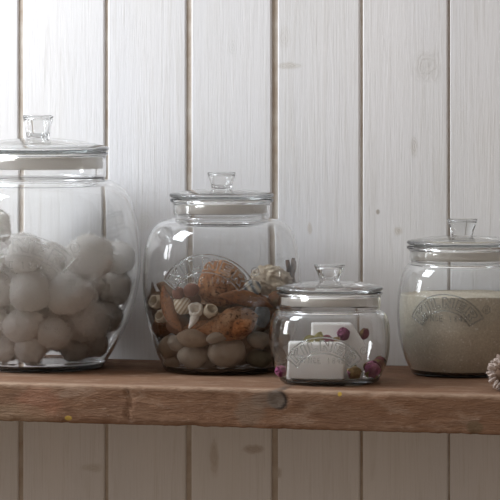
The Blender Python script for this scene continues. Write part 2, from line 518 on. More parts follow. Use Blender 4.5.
def emblem_mesh(name, surf_r, az0, z_top, W, sag, band, wire, mat):
    """raised outlines of the arched name badge, wrapped on the jar's outer surface. W half width, sag height of the outer arc, in metres"""
    bm = bmesh.new()
    R = (W*W + sag*sag) / (2*sag)
    half = math.asin(min(1.0, W / R))
    cz = z_top - R
    Ri = R - band
    def put(u, v):
        r = surf_r(v)
        a = az0 + u / r
        rr = r + wire*0.10
        return Vector((rr*math.sin(a), -rr*math.cos(a), v))
    def arc_pt(theta, rad): return (rad*math.sin(theta), cz + rad*math.cos(theta))
    # badge outline
    n = 40
    outl = [arc_pt(-half + 2*half*k/n, R) for k in range(n+1)] + [arc_pt(half - 2*half*k/n, Ri) for k in range(n+1)]
    tube(bm, [put(*p) for p in densify(outl, True, 0.0016)], wire, 6, True)
    # letters
    word = 'KILNER'
    pad = band * 0.19
    h = band - 2*pad
    gap = 0.235
    tot = sum(LETTERS[c][0] for c in word) + gap*(len(word)-1)
    Rm = Ri + pad + h*0.45
    span = 2*half*Rm - 2.4*pad
    kx = span / tot
    x = -span / 2
    for c in word:
        w, polys = LETTERS[c]
        for poly in polys:
            pts = densify([(p[0]*kx, p[1]*h) for p in poly], True, 0.0014)
            q = []
            for (lx, ly) in pts:
                th = (x + w*kx*0.5)/Rm + (lx - w*kx*0.5)/Rm
                q.append(put(*arc_pt(th, Ri + pad + ly)))
            tube(bm, q, wire*0.85, 6, True)
        x += (w + gap) * kx
    # the date line below
    txt = 'SINCE 1842'
    hh = band*0.33
    adv = hh*0.92
    x = -adv*len(txt)/2
    zb = cz + Ri - hh*1.95
    for c in txt:
        for st in STROKES[c]:
            pts = densify([(x + p[0]*hh*0.95, zb + p[1]*hh) for p in st], False, 0.0012)
            tube(bm, [put(*p) for p in pts], wire*0.60, 5, False)
        x += adv
    # registered mark at the upper end of the arch
    th = half*0.90
    ux, uz = arc_pt(th, R + band*0.45)
    rr = band*0.24
    tube(bm, [put(ux + rr*math.cos(2*math.pi*k/20), uz + rr*math.sin(2*math.pi*k/20)) for k in range(20)], wire*0.6, 5, True)
    pts = densify([(ux + (p[0]-0.28)*rr*0.95, uz + (p[1]-0.5)*rr*1.0) for p in STROKES['R'][0]], False, 0.0008)
    tube(bm, [put(*p) for p in pts], wire*0.45, 5, False)
    return mesh_of(name, bm, mat)

class Jar: pass

def make_jar(label, cx, ybc, lid, lip, neck, body, wall_t, base_t, emblem):
    """lid: dict of pixel measures; lip: (r, y0, y1); neck: (r, y1); body: [(r, y)...] down to the base corner"""
    J = Jar()
    J.D = CAM_H * FPX / (ybc - 50.0); J.s = J.D / FPX; J.cx = cx
    s = J.s
    Z = lambda y: CAM_H - (y - 50.0) * s
    J.Z = Z
    base = pix(cx, ybc, J.D); base.z = 0.0
    root = empty('glass_jar', base, YAW)
    setp(root, label, 'jar', 'lidded glass storage jars on the shelf')
    J.root = root
    # outer wall
    lr, ly0, ly1 = lip
    lipz0, lipz1 = Z(ly0), Z(ly1)
    lh = lipz0 - lipz1
    nr = neck[0] * s
    LR = lr * s
    outer = [(LR - 0.0026, lipz0), (LR - 0.0010, lipz0 - 0.0004), (LR - 0.0002, lipz0 - 0.30*lh), (LR, lipz0 - 0.5*lh), (LR - 0.0004, lipz1 + 0.2*lh), (LR - 0.0018, lipz1 - 0.0002)]
    bodyc = [(nr, lipz1 - 0.0018), (nr, Z(neck[1]) + 0.0012)] + [(r*s, Z(y)) for r, y in body]
    bc = catmull(bodyc, 7)
    outer_c = catmull(outer, 4)
    rc = bc[-1][0]
    zc = bc[-1][1]
    # base corner and slightly hollow underside
    corner = []
    rad = max(zc, 0.002)
    for k in range(1, 7):
        a = math.radians(90*k/6)
        corner.append((rc - 1.5*rad*(1-math.cos(a)), zc - rad*math.sin(a)))
    foot_r = corner[-1][0]
    under = [(foot_r - 0.004, 0.0), (foot_r - 0.009, 0.0010), (foot_r*0.5, 0.0019), (0, 0.0022)]
    inner = offset_inward(bc, wall_t)
    inner = [p for p in inner if p[1] > base_t + 0.004]
    # round the inner corner
    ri, zi = inner[-1]
    icorner = []
    rr = zi - base_t
    for k in range(1, 6):
        a = math.radians(90*k/5)
        icorner.append((ri - 1.6*rr*(1-math.cos(a)), zi - rr*math.sin(a)))
    inner_full = inner + icorner
    nri = nr - wall_t
    prof_outer = outer_c[:-1] + bc + corner + under
    prof_inner = [(LR - 0.0044, lipz0 - 0.0001), (nri + 0.0006, lipz0 - 0.0009)] + [(nri, lipz0 - 0.0022)] + inner_full[1:] + [(0, base_t - 0.0004)]
    bm = bmesh.new()
    lathe(bm, prof_inner[::-1] + prof_outer, 112)
    # the two poles stay apart; the surface is closed between them through glass
    body_o = link('jar_body', mesh_of('jar_body', bm, M_GLASS), root)
    J.body = body_o
    zs = np.array([p[1] for p in bc + corner][::-1]); rs = np.array([p[0] for p in bc + corner][::-1])
    J.surf_r = lambda z: float(np.interp(z, zs, rs))
    zi_ = np.array([p[1] for p in inner_full][::-1]); ri_ = np.array([p[0] for p in inner_full][::-1])
    J.in_r = lambda z: float(np.interp(z, zi_, ri_))
    J.in_r_np = lambda z: np.interp(z, zi_, ri_)
    J.base_t = base_t
    J.inner = inner_full
    # lid: domed disc with a hollow plug beneath
    Rl = lid['r'] * s
    zt, ze, zb = Z(lid['y_top']), Z(lid['y_edge']), Z(lid['y_bot'])
    kr = lid['knob'][1] * s
    dome = []
    for k in range(0, 13):
        f = k / 12.0
        r = f * (Rl - 0.0022)
        dome.append((r, ze + (zt - ze) * (1 - f**2.4)))
    eh = ze - zb
    edge = [(Rl - 0.0008, ze - 0.10*eh), (Rl - 0.0001, ze - 0.33*eh), (Rl, ze - 0.55*eh), (Rl - 0.0006, ze - 0.85*eh), (Rl - 0.0022, zb)]
    zb2 = zb
    pr = nri - 0.0022
    plug = lid['plug'] * s
    und = [(pr + 0.0012, zb2), (pr, zb2 - 0.0010), (pr - 0.0003, zb2 - plug + 0.001), (pr - 0.0012, zb2 - plug), (pr - 0.0026, zb2 - plug + 0.0008), (pr - 0.0034, zb2 - 0.001)]
    tk = 0.0038
    inn = []
    for k in range(0, 9):
        f = k / 8.0
        r = (pr - 0.0050) * (1 - f)
        inn.append((r, min(zb2 + 0.0006, 9) + (zt - tk - zb2 - 0.0006) * (1 - (1 - f)**2.4)))
    bm = bmesh.new()
    lathe(bm, dome + edge + und + inn, 112)
    lid_o = link('lid', mesh_of('lid', bm, M_GLASS), root)
    # flared knob, hollow inside
    ktr, kbr, kyt, kyb = lid['knob']
    ktr *= s; kbr *= s
    zk1, zk0 = Z(kyt), Z(kyb)
    zk0 = zt + 0.00015
    H = zk1 - zk0
    ko = [(0, zk0), (kbr*0.97, zk0), (kbr*1.01, zk0 + 0.03*H), (kbr + (ktr-kbr)*0.10, zk0 + 0.14*H), (kbr + (ktr-kbr)*0.26, zk0 + 0.30*H), (kbr + (ktr-kbr)*0.52, zk0 + 0.52*H),
          (kbr + (ktr-kbr)*0.80, zk0 + 0.74*H), (ktr*0.985, zk0 + 0.90*H), (ktr, zk0 + 0.945*H), (ktr*0.98, zk0 + 0.98*H), (ktr*0.92, zk1), (ktr*0.5, zk1 - 0.0004), (0, zk1 - 0.0006)]
    bm = bmesh.new()
    lathe(bm, ko, 64)
    if lid.get('hollow'):
        t = lid['hollow']
        ki = [(0, zk0 + 0.03*H), (kbr - t*1.2, zk0 + 0.035*H), (kbr - t*0.9, zk0 + 0.08*H), (kbr + (ktr-kbr)*0.26 - t*0.9, zk0 + 0.30*H), (kbr + (ktr-kbr)*0.52 - t*0.95, zk0 + 0.52*H), (kbr + (ktr-kbr)*0.80 - t, zk0 + 0.74*H),
              (ktr - t*1.15, zk0 + 0.86*H), (ktr - t*1.5, zk0 + 0.90*H), (0, zk0 + 0.905*H)]
        bm2 = bmesh.new()
        lathe(bm2, ki, 64)
        bmesh.ops.recalc_face_normals(bm, faces=bm.faces[:])
        bmesh.ops.recalc_face_normals(bm2, faces=bm2.faces[:])
        bmesh.ops.reverse_faces(bm2, faces=bm2.faces[:])
        tmp = bpy.data.meshes.new('tmp'); bm2.to_mesh(tmp); bm2.free()
        bm.from_mesh(tmp); bpy.data.meshes.remove(tmp)
        kme = bpy.data.meshes.new('lid_knob'); bm.to_mesh(kme); bm.free()
        kme.materials.append(M_GLASS)
        kme.polygons.foreach_set('use_smooth', [True]*len(kme.polygons))
    else:
        kme = mesh_of('lid_knob', bm, M_GLASS)
    link('lid_knob', kme, lid_o)
    # soft seal round the plug
    s0, s1 = Z(lid['seal'][0]), Z(lid['seal'][1])
    a = pr + 0.0002; bq = nri - 0.0002
    bm = bmesh.new()
    lathe(bm, [(a, s0), (bq - 0.0004, s0), (bq, s0 - 0.0008), (bq - 0.0005, (s0+s1)/2), (bq, s1 + 0.0008), (bq - 0.0004, s1), (a, s1)], 112, closed=True)
    so = link('lid_seal', mesh_of('lid_seal', bm, M_SEAL), lid_o)
    so['label'] = 'cloudy white plastic seal'
    # embossed badge on the front
    e = emblem
    link('embossed_badge', emblem_mesh('embossed_badge', J.surf_r, math.radians(e['az']), Z(e['y_top']), e['W']*s, e['sag']*s, e['band']*s, e['wire']*0.88, e.get('mat') or M_EMBOSS), body_o)
    return J

def in_jar(J, px, py, dy):
    """local point of the jar seen at a pixel, dy metres beyond its axis"""
    k = (J.D + dy) / FPX
    return Vector(((px - J.cx) * k, dy, CAM_H - (py - 50.0) * k))

def jar_world(J, p):
    return J.root.location + Matrix.Rotation(YAW, 3, 'Z') @ Vector(p)

def front_dy(J, px, py, half):
    """depth that sets a thing of half-thickness half against the front wall at that pixel"""
    dy = -0.04
    for _ in range(6):
        p = in_jar(J, px, py, dy)
        r = max(J.in_r(p.z) - half, 0.001)
        dy = -math.sqrt(max(r*r - p.x*p.x, 1e-6))
    return dy

BIG = make_jar('largest lidded glass jar, full of white cotton wool balls', 38.0, 367.6,
    dict(r=71, y_top=138.0, y_edge=146.6, y_bot=151.0, knob=(15.3, 11.5, 115.0, 137.0), hollow=0.0030, plug=13.0, seal=(155.0, 168.0)),
    (70.5, 151.6, 155.0), (68.0, 176.5),
    [(66.5, 179.0), (73, 180.5), (81, 184.5), (89, 192), (95, 203), (99, 218), (102, 240), (103, 262), (101.5, 280), (97.5, 300), (92.5, 317), (86, 331.5), (78, 346), (70, 358.5), (66.3, 363.5)],
    0.0026, 0.0048, dict(az=-9, y_top=229.5, W=58, sag=24, band=20, wire=0.00078, mat=M_GLASS))
MID = make_jar('glass jar of brown seashells and pebbles beside the cotton wool jar', 221.6, 371.0,
    dict(r=52.3, y_top=188.6, y_edge=193.0, y_bot=197.2, knob=(14.2, 10.2, 172.0, 189.0), hollow=0.0024, plug=12.0, seal=(201.5, 212.5)),
    (52.0, 198.0, 202.0), (48.2, 214.0),
    [(47.0, 216.8), (52, 218.6), (59, 220.5), (66, 225), (72.2, 234), (76.4, 248), (78.6, 264), (79, 280), (78.2, 296), (76.4, 311), (73.6, 326), (69.8, 339), (65.6, 351), (61, 361), (58.5, 366)],
    0.0022, 0.0042, dict(az=-11, y_top=250.5, W=47, sag=26, band=17, wire=0.00085))
SMALL = make_jar('smallest glass jar, with white blocks and dried rosebuds inside', 329.6, 382.4,
    dict(r=53.6, y_top=280.5, y_edge=286.6, y_bot=290.4, knob=(15.6, 10.0, 264.4, 281.0), hollow=0.0034, plug=9.5, seal=(295.5, 304.0)),
    (53.0, 291.0, 294.8), (51.2, 306.5),
    [(50.4, 308.8), (53, 310.4), (56.3, 313.6), (58.7, 319), (60.2, 328), (60.6, 338), (60.1, 348), (58.6, 357.5), (55.8, 366.5), (52.6, 373.5), (50.6, 377.0)],
    0.0021, 0.0048, dict(az=-8, y_top=332.8, W=40, sag=22, band=15.5, wire=0.00080))
SAND = make_jar('glass jar half filled with pale sand', 462.3, 374.2,
    dict(r=55.6, y_top=235.6, y_edge=240.4, y_bot=244.4, knob=(15.2, 10.5, 218.8, 236.0), hollow=None, plug=12.0, seal=(248.2, 259.0)),
    (55.8, 245.2, 249.2), (52.6, 260.0),
    [(52.0, 262.4), (54.6, 264.0), (57.5, 267.5), (60.2, 273.5), (62.8, 284), (64.6, 298), (65.3, 313), (64.8, 326), (63.2, 338), (60.6, 349), (57.0, 359.5), (53, 367.5), (50.8, 371.5)],
    0.0021, 0.0038, dict(az=-19, y_top=290.4, W=38.5, sag=23, band=16, wire=0.00080))

# ------------------------------------------------------------------ settling round things inside a jar
def settle(J, radii, seed, z_hi, pins=(), n_iter=700, y_min=None, squeeze=1.0, wall=1.0, pin_wall=0.0):
    g = np.random.default_rng(seed)
    n = len(radii)
    rad = np.array(radii, float)
    P = np.zeros((n, 3))
    for i in range(n):
        z = J.base_t + rad[i] + (z_hi - J.base_t) * (i + 0.5) / n
        R = max(J.in_r(z) - rad[i], 0.002)
        a = g.uniform(0, 2*math.pi); q = R * math.sqrt(g.uniform(0, 1))
        P[i] = (q*math.cos(a), q*math.sin(a), z)
    npn = len(pins)
    PL = np.array(densify(J.inner + [(0.0, J.base_t)], False, 0.0015))
    for i, p in enumerate(pins): P[i] = p
    for i in range(npn):
        for _ in range(12):
            q = math.hypot(P[i, 0], P[i, 1]) + 1e-9
            v = np.array([q, P[i, 2]]) - PL
            l = np.hypot(v[:, 0], v[:, 1]); k = int(l.argmin()); need = rad[i]*pin_wall + 0.0004 - l[k]
            if need <= 0: break
            w = v[k] / (l[k] + 1e-9) * need
            f = max(q + w[0], 0) / q
            P[i, 0] *= f; P[i, 1] *= f; P[i, 2] += w[1]
    for it in range(n_iter):
        P[npn:, 2] -= 0.00022 * (1 - it / n_iter) + 0.00001
        for _ in range(3):
            d = P[:, None, :] - P[None, :, :]
            dist = np.linalg.norm(d, axis=2) + 1e-9
            ov = (rad[:, None] + rad[None, :]) * squeeze - dist
            np.fill_diagonal(ov, 0)
            ov = np.clip(ov, 0, None)
            push = (d / dist[:, :, None]) * ov[:, :, None] * 0.36
            P[npn:] += push.sum(axis=1)[npn:]
            # keep inside the glass
            q = np.hypot(P[:, 0], P[:, 1]) + 1e-9
            qc = np.minimum(q, np.maximum(J.in_r_np(P[:, 2]) - 0.0015, 0.0008))
            dq = qc[:, None] - PL[None, :, 0]; dz = P[:, 2][:, None] - PL[None, :, 1]
            dd = np.hypot(dq, dz); k = dd.argmin(axis=1); ii = np.arange(n)
            near = dd[ii, k]; need = np.maximum(rad * wall + 0.0005 - near, 0) / (near + 1e-9)
            q2 = np.maximum(qc + dq[ii, k] * need, 0.0)
            f = q2 / q
            P[npn:, 0] *= f[npn:]; P[npn:, 1] *= f[npn:]
            P[npn:, 2] += (dz[ii, k] * need)[npn:]
            if y_min is not None: P[npn:, 1] = np.maximum(P[npn:, 1], y_min + rad[npn:])
            P[npn:, 2] = np.maximum(P[npn:, 2], (J.base_t + rad * (wall*0.7+0.3) + 0.0002)[npn:])
    return P

# ------------------------------------------------------------------ cotton wool
def cotton_material():
    m, nt, b = new_mat('cotton_wool')
    b.inputs['Base Color'].default_value = (0.93, 0.915, 0.895, 1)
    b.inputs['Roughness'].default_value = 1.0
    b.inputs['Specular IOR Level'].default_value = 0.0
    b.inputs['Sheen Weight'].default_value = 0.25
    v = coords(nt)
    n = tex_noise(nt, v, 160, 5, 0.7)
    bump(nt, n, b, 0.25, 0.001)
    tr = N(nt, 'ShaderNodeBsdfTranslucent'); tr.inputs[0].default_value = (0.93, 0.91, 0.885, 1)
    mx = N(nt, 'ShaderNodeMixShader'); mx.inputs[0].default_value = 0.48
    L(nt, b.outputs[0], mx.inputs[1]); L(nt, tr.outputs[0], mx.inputs[2])
    L(nt, mx.outputs[0], nt.nodes['Material Output'].inputs[0])
    return m
M_COTTON = cotton_material()

def cotton_mesh(seed, fuzz=2600):
    r = random.Random(seed)
    bm = bmesh.new()
    bmesh.ops.create_icosphere(bm, subdivisions=4, radius=1.0)
    off = Vector((seed*3.7, seed*1.3, seed*7.1))
    sc = Vector((r.uniform(0.96, 1.06), r.uniform(0.96, 1.06), r.uniform(0.88, 0.98)))
    for v in bm.verts:
        d = v.co.normalized()
        k = 1 + 0.20*noise.noise(d*1.3 + off) + 0.10*noise.noise(d*2.6 + off) + 0.05*noise.noise(d*7 + off)
        v.co = Vector((d.x*sc.x, d.y*sc.y, d.z*sc.z)) * k * 0.96
    mx_ = max(v.co.length for v in bm.verts)
    for v in bm.verts: v.co *= 1.06 / mx_
    bm.verts.ensure_lookup_table()
    base = [v.co.copy() for v in bm.verts]
    for i in range(fuzz):
        p = r.choice(base)
        n = p.normalized()
        t = Vector((r.gauss(0,1), r.gauss(0,1), r.gauss(0,1)))
        t = (t - t.dot(n)*n).normalized()
        q = p*0.99 + t*r.uniform(-.03,.03)
        l = r.uniform(0.10, 0.34)
        lift = r.uniform(0.01, 0.12)
        w = n.cross(t) * 0.009
        pts = [q, q + t*l*0.5 + n*lift*0.8, q + t*l + n*lift]
        vs = [bm.verts.new(pts[0]-w), bm.verts.new(pts[0]+w), bm.verts.new(pts[1]+w*0.8), bm.verts.new(pts[1]-w*0.8), bm.verts.new(pts[2])]
        bm.faces.new(vs[:4]); bm.faces.new((vs[3], vs[2], vs[4]))
    me = bpy.data.meshes.new('cotton_ball')
    bm.to_mesh(me); bm.free()
    me.materials.append(M_COTTON)
    me.polygons.foreach_set('use_smooth', [True]*len(me.polygons))
    return me

cot = [cotton_mesh(k) for k in range(5)]
pin_px = [(5, 350, 18), (34, 351.5, 17), (57, 334, 19), (90, 345, 20), (75, 349, 15), (27, 325, 20), (-22, 346, 19), (109, 318, 19), (118, 288, 19), (120, 257, 18)]
pins, rads = [], []
for px, py, r in pin_px:
    rr = r * BIG.s
    dy = front_dy(BIG, px, py, rr*(1.30 if px > 80 or px < 0 else 1.14) + 0.001)
    if r == 15: dy += 0.03
    p = in_jar(BIG, px, py, dy)
    p.z = max(p.z, BIG.base_t + rr*1.0)
    pins.append(p); rads.append(rr)
for i in range(62): rads.append(rnd.uniform(0.0180, 0.0280))
pos = settle(BIG, rads, 5, 0.24, pins, 900, squeeze=0.86, wall=1.15, pin_wall=1.12)
first = None
for i in range(len(rads)):
    p = pos[i]
    if p[2] > 0.116 and not (p[2] < 0.142 and p[0] < -0.03): continue
    me = cot[i % 5]
    o = bpy.data.objects.new('cotton_ball', me) if first is None else first.copy()
    o.data = me
    COL.objects.link(o)
    if first is None:
        first = o
        setp(o, 'white fluffy cotton wool ball heaped in the largest jar', 'cotton ball', 'cotton wool balls in the largest jar')
    o.location = jar_world(BIG, p)
    sc_ = rads[i]*1.02
    o.rotation_euler = (rnd.uniform(-0.3, 0.3), rnd.uniform(-0.3, 0.3), rnd.uniform(0, 6.28))
    vv = np.empty(len(me.vertices)*3); me.vertices.foreach_get('co', vv); vv = vv.reshape(-1, 3)
    vv = vv @ np.array((Matrix.Rotation(-YAW, 3, 'Z') @ o.rotation_euler.to_matrix())).T
    for _ in range(12):                       # keep every strand inside the glass
        w_ = vv*sc_ + np.array(p)
        if max((np.hypot(w_[:, 0], w_[:, 1]) - BIG.in_r_np(w_[:, 2])).max(), (BIG.base_t - w_[:, 2]).max()) < -0.0002: break
        sc_ *= 0.985
    o.scale = (sc_,)*3

# ------------------------------------------------------------------ sand
def sand_material():
    m, nt, b = new_mat('fine_sand')
    v = coords(nt)
    a = tex_noise(nt, v, 560, 3, 0.8)
    c2 = tex_noise(nt, v, 60, 4, 0.6)
    col = mix(nt, ramp(nt, a, [(0.30, (0, 0, 0)), (0.70, (1, 1, 1))]), (0.58, 0.52, 0.41), (0.84, 0.78, 0.65))
    col = mix(nt, ramp(nt, c2, [(0.35, (0, 0, 0)), (0.75, (0.35, 0.35, 0.35))]), col, (0.52, 0.45, 0.36))
    a2 = tex_noise(nt, v, 380, 2, 0.5)
    col = mix(nt, ramp(nt, a2, [(0.64, (0, 0, 0)), (0.68, (1, 1, 1))]), col, (0.92, 0.88, 0.80))
    L(nt, col, b.inputs['Base Color'])
    b.inputs['Roughness'].default_value = 0.9
    bump(nt, a, b, 0.5, 0.0006)
    return m
M_SAND = sand_material()
J = SAND
z_top = J.Z(294.0)
side = [(r - 0.0003, z) for r, z in J.inner if z < z_top]
side = [(J.in_r(z_top) - 0.0003, z_top)] + side
bm = bmesh.new()
top = []
for k in range(0, 24):
    f = k / 24.0
    top.append((f * side[0][0], z_top))
prof = top + side + [(0, J.base_t + 0.0003)]
lathe(bm, prof, 96)
for v in bm.verts:
    if abs(v.co.z - z_top) < 1e-6:
        q = math.hypot(v.co.x, v.co.y) / side[0][0]
        v.co.z += 0.0018*noise.noise(Vector((v.co.x*45, v.co.y*45, 2))) * (1 if q < 0.99 else 0.3) - 0.0012*(q < 0.99)*(1-q)
o = link('sand', mesh_of('sand', bm, M_SAND), None, J.root.location, (0, 0, YAW))
o.location.z = 0.0
setp(o, 'pale beige sand filling the lower half of its glass jar', 'sand', kind='stuff')

# ------------------------------------------------------------------ shells, pebbles and driftwood in the middle jar
M_PEB = [simple_mat('warm_grey_pebble', (0.37, 0.315, 0.255), (0.28, 0.23, 0.18), 60, 0.55, 0.1),
         simple_mat('pale_pebble', (0.43, 0.375, 0.31), (0.33, 0.275, 0.22), 50, 0.5, 0.1),
         simple_mat('tan_pebble', (0.33, 0.25, 0.18), (0.25, 0.18, 0.125), 70, 0.6, 0.1),
         simple_mat('dark_olive_pebble', (0.10, 0.095, 0.06), (0.16, 0.15, 0.10), 60, 0.5, 0.1)]
M_BROWN = simple_mat('mottled_brown_shell', (0.40, 0.180, 0.075), (0.22, 0.085, 0.035), 150, 0.8, 0.9, 0.0016, c3=(0.43, 0.24, 0.13), speck=(330, 0.55, (0.10, 0.045, 0.022)))
M_ORANGE = simple_mat('russet_shell', (0.32, 0.130, 0.050), (0.18, 0.07, 0.03), 130, 0.75, 0.8, 0.0014, c3=(0.27, 0.13, 0.065), speck=(330, 0.57, (0.14, 0.07, 0.04)))
M_DARK = simple_mat('dark_brown_pod', (0.20, 0.115, 0.065), (0.13, 0.075, 0.045), 80, 0.75, 0.5)
M_CREAM = simple_mat('cream_shell', (0.66, 0.58, 0.46), (0.50, 0.40, 0.30), 90, 0.6, 0.3)
M_WHITE = simple_mat('bleached_shell', (0.86, 0.82, 0.76), (0.68, 0.61, 0.53), 120, 0.6, 0.3)
M_RED = simple_mat('reddish_brown_nut', (0.27, 0.10, 0.06), (0.18, 0.07, 0.045), 60, 0.45, 0.2)
M_TWIG = simple_mat('driftwood', (0.15, 0.075, 0.035), (0.08, 0.04, 0.02), 120, 0.85, 0.5)
M_BLUE = simple_mat('blue_grey_stone', (0.22, 0.25, 0.26), (0.16, 0.18, 0.19), 60, 0.6, 0.2)

def striped_mat(name, c1, c2, freq, axis=0):
    m, nt, b = new_mat(name)
    v = coords(nt)
    sp = N(nt, 'ShaderNodeSeparateXYZ'); L(nt, v, sp.inputs[0])
    n = tex_noise(nt, v, 90, 4)
    ph = mth(nt, 'ADD', mth(nt, 'MULTIPLY', sp.outputs[axis], freq), mth(nt, 'MULTIPLY', n, 2.2))
    f = mth(nt, 'MULTIPLY_ADD', mth(nt, 'SINE', ph), 0.5, 0.5)
    L(nt, mix(nt, f, c1, c2), b.inputs['Base Color'])
    b.inputs['Roughness'].default_value = 0.6
    bump(nt, f, b, 0.3, 0.0008)
    return m
M_STRIPE = striped_mat('striped_cone_shell', (0.64, 0.56, 0.44), (0.36, 0.25, 0.15), 1900)
M_SNAIL = striped_mat('cream_snail_shell', (0.70, 0.63, 0.52), (0.13, 0.16, 0.19), 900)

def pebble_mesh(name, a, b, c, seed, mat, rough=0.12):
    bm = bmesh.new()
    bmesh.ops.create_icosphere(bm, subdivisions=4, radius=1.0)
    off = Vector((seed*2.3, seed*5.1, seed*0.7))
    for v in bm.verts:
        d = v.co.normalized()
        k = 1 + rough*noise.noise(d*1.1 + off) + rough*0.35*noise.noise(d*2.7 + off)
        v.co = Vector((d.x*a, d.y*b, d.z*c)) * k
    return mesh_of(name, bm, mat)

def pod_mesh(name, length, prof, bend, mat, seg=28, ridges=0, rough=0.06, flat=1.0, seed=1):
    """body of revolution along x, prof: radii at equal steps, bent in the x-z plane"""
    n = len(prof)
    pts = catmull([(length*(i/(n-1) - 0.5), prof[i]) for i in range(n)], 6)
    bm = bmesh.new()
    rings = []
    for (x, r) in pts:
        r = max(r, 0.0003)
        f = x / (length*0.5)
        zc = bend * (1 - f*f)
        row = []
        for k in range(seg):
            a = 2*math.pi*k/seg
            rr = r * (1 + rough*noise.noise(Vector((x*90 + seed, math.cos(a)*2, math.sin(a)*2))) + (0.05*math.cos(ridges*a) if ridges else 0))
            row.append(bm.verts.new((x, rr*math.cos(a)*flat, zc + rr*math.sin(a))))
        rings.append(row)
    for A, B in zip(rings[:-1], rings[1:]):
        for k in range(seg):
            bm.faces.new((A[k], A[(k+1) % seg], B[(k+1) % seg], B[k]))
    bm.faces.new(rings[0][::-1]); bm.faces.new(rings[-1])
    return mesh_of(name, bm, mat)

def snail_mesh(name, R, mat, turns=2.6, hollow=True):
    """coiled shell facing -y: a tube whose radius grows with the coil, open at its mouth"""
    pts, rad = [], []
    n = 70
    for i in range(n):
        f = i / (n - 1)
        g = 0.10 + 0.90 * f**1.6
        a = turns*2*math.pi*f
        rc = R*0.58*g
        pts.append((rc*math.cos(a), R*0.55*(g - 1) * -1 * -0.9, rc*math.sin(a)))
        rad.append(R*0.44*g)
    bm = bmesh.new()
    tube(bm, pts, rad, 18)
    return mesh_of(name, bm, mat)

def cup_shell_mesh(name, R, H, mat, seed=0, tail=False):
    """barnacle-like tube shell: a thick-walled cup with an open mouth towards +z"""
    prof = [(0, -H*0.5), (R*0.55, -H*0.48), (R*0.86, -H*0.2), (R, H*0.15), (R*0.93, H*0.42), (R*0.80, H*0.5), (R*0.66, H*0.44), (R*0.62, H*0.1), (R*0.45, -H*0.25), (0, -H*0.35)]
    bm = bmesh.new()
    lathe(bm, catmull(prof, 4), 36)
    for v in bm.verts:
        k = 1 + 0.22*noise.noise(v.co*(1.6/R) + Vector((seed*3.3, 0, seed)))
        v.co *= k
    if tail:
        tube(bm, [(0, -R*0.45, -H*0.05), (-R*0.12, -R*1.1, 0), (-R*0.35, -R*1.8, 0), (-R*0.75, -R*2.6, 0)], [R*0.55, R*0.62, R*0.42, R*0.10], 14)
    return mesh_of(name, bm, mat)

def rugged_mesh(name, R, mat, seed, amp=0.28):
    bm = bmesh.new()
    bmesh.ops.create_icosphere(bm, subdivisions=5, radius=1.0)
    for v in bm.verts:
        d = v.co.normalized()
        k = 1 + amp*abs(noise.noise(d*3.5 + Vector((seed, 0, 0)))) + 0.12*noise.noise(d*9 + Vector((0, seed, 0)))
        v.co = Vector((d.x*1.15, d.y*0.8, d.z*0.85)) * R * k * 0.92
    return mesh_of(name, bm, mat)

def twig_mesh(name, length, r, mat, seed):
    rr = random.Random(seed)
    n = 16
    pts, rad = [], []
    for i in range(n):
        f = i/(n-1)
        pts.append((length*(f-0.5), 0.0025*noise.noise(Vector((f*4, seed, 0))), 0.003*noise.noise(Vector((f*4, 0, seed)))))
        rad.append(r*(1 - 0.35*f)*(1 + 0.22*noise.noise(Vector((f*9, seed, 3)))))
    bm = bmesh.new()
    tube(bm, pts, rad, 12)
    return mesh_of(name, bm, mat)

def place(J, o, px, py, half, roll=0.0, tilt=(0, 0), back=0.0):
    """set a thing against the jar's front wall at a pixel; roll turns it in the picture's plane, tilt about the jar's x and z"""
    dy = front_dy(J, px, py, half + 0.0008) + back
    p = in_jar(J, px, py, dy)
    o.location = jar_world(J, p)
    m = Matrix.Rotation(YAW, 4, 'Z') @ Matrix.Rotation(tilt[1], 4, 'Z') @ Matrix.Rotation(tilt[0], 4, 'X') @ Matrix.Rotation(-roll, 4, 'Y')
    o.rotation_euler = m.to_euler()
    return p

S = MID.s
mid_pins = []
def mid_thing(name, me, label, cat, px, py, half, roll=0, tilt=(0, 0), back=0.0, pin=None, group=None):
    o = link(name, me)
    p = place(MID, o, px, py, half, roll, tilt, back)
    setp(o, label, cat, group)
    if pin: mid_pins.append((p, pin))
    return o
R_ = math.radians
# pebbles along the bottom
for (px, py, a, c, roll, mi, seed, label) in [
    (227.5, 352, 19, 14.0, 12, 1, 1, 'largest pale grey pebble low in the shell jar'),
    (193.5, 356.5, 15.5, 10.5, -4, 0, 2, 'oval grey pebble on the bottom of the shell jar, under another of its size'),
    (194.0, 338.0, 15.5, 9.0, -3, 2, 3, 'flat grey brown pebble resting on the oval one in the shell jar'),
    (170.5, 346.5, 11.0, 11.0, -30, 2, 4, 'round tan pebble near the sloping side of the shell jar'),
    (219.0, 336.0, 12, 6.0, 18, 0, 5, 'small flat grey pebble under the big teardrop shell'),
    (259.0, 339.5, 11.5, 8.5, -10, 1, 6, 'pale pebble above the dark olive stone in the shell jar'),
    (259.0, 358.0, 12.5, 9.5, 0, 3, 7, 'dark olive stone on the bottom of the shell jar'),
    (172.5, 362.0, 7.5, 5.5, 0, 2, 8, 'small brown pebble at the foot of the shell jar')]:
    a *= S; c *= S
    mid_thing('pebble', pebble_mesh('pebble', a, c*0.95, c, seed, M_PEB[mi]), label, 'pebble', px, py, c, R_(roll), pin=c*1.15, group=None)
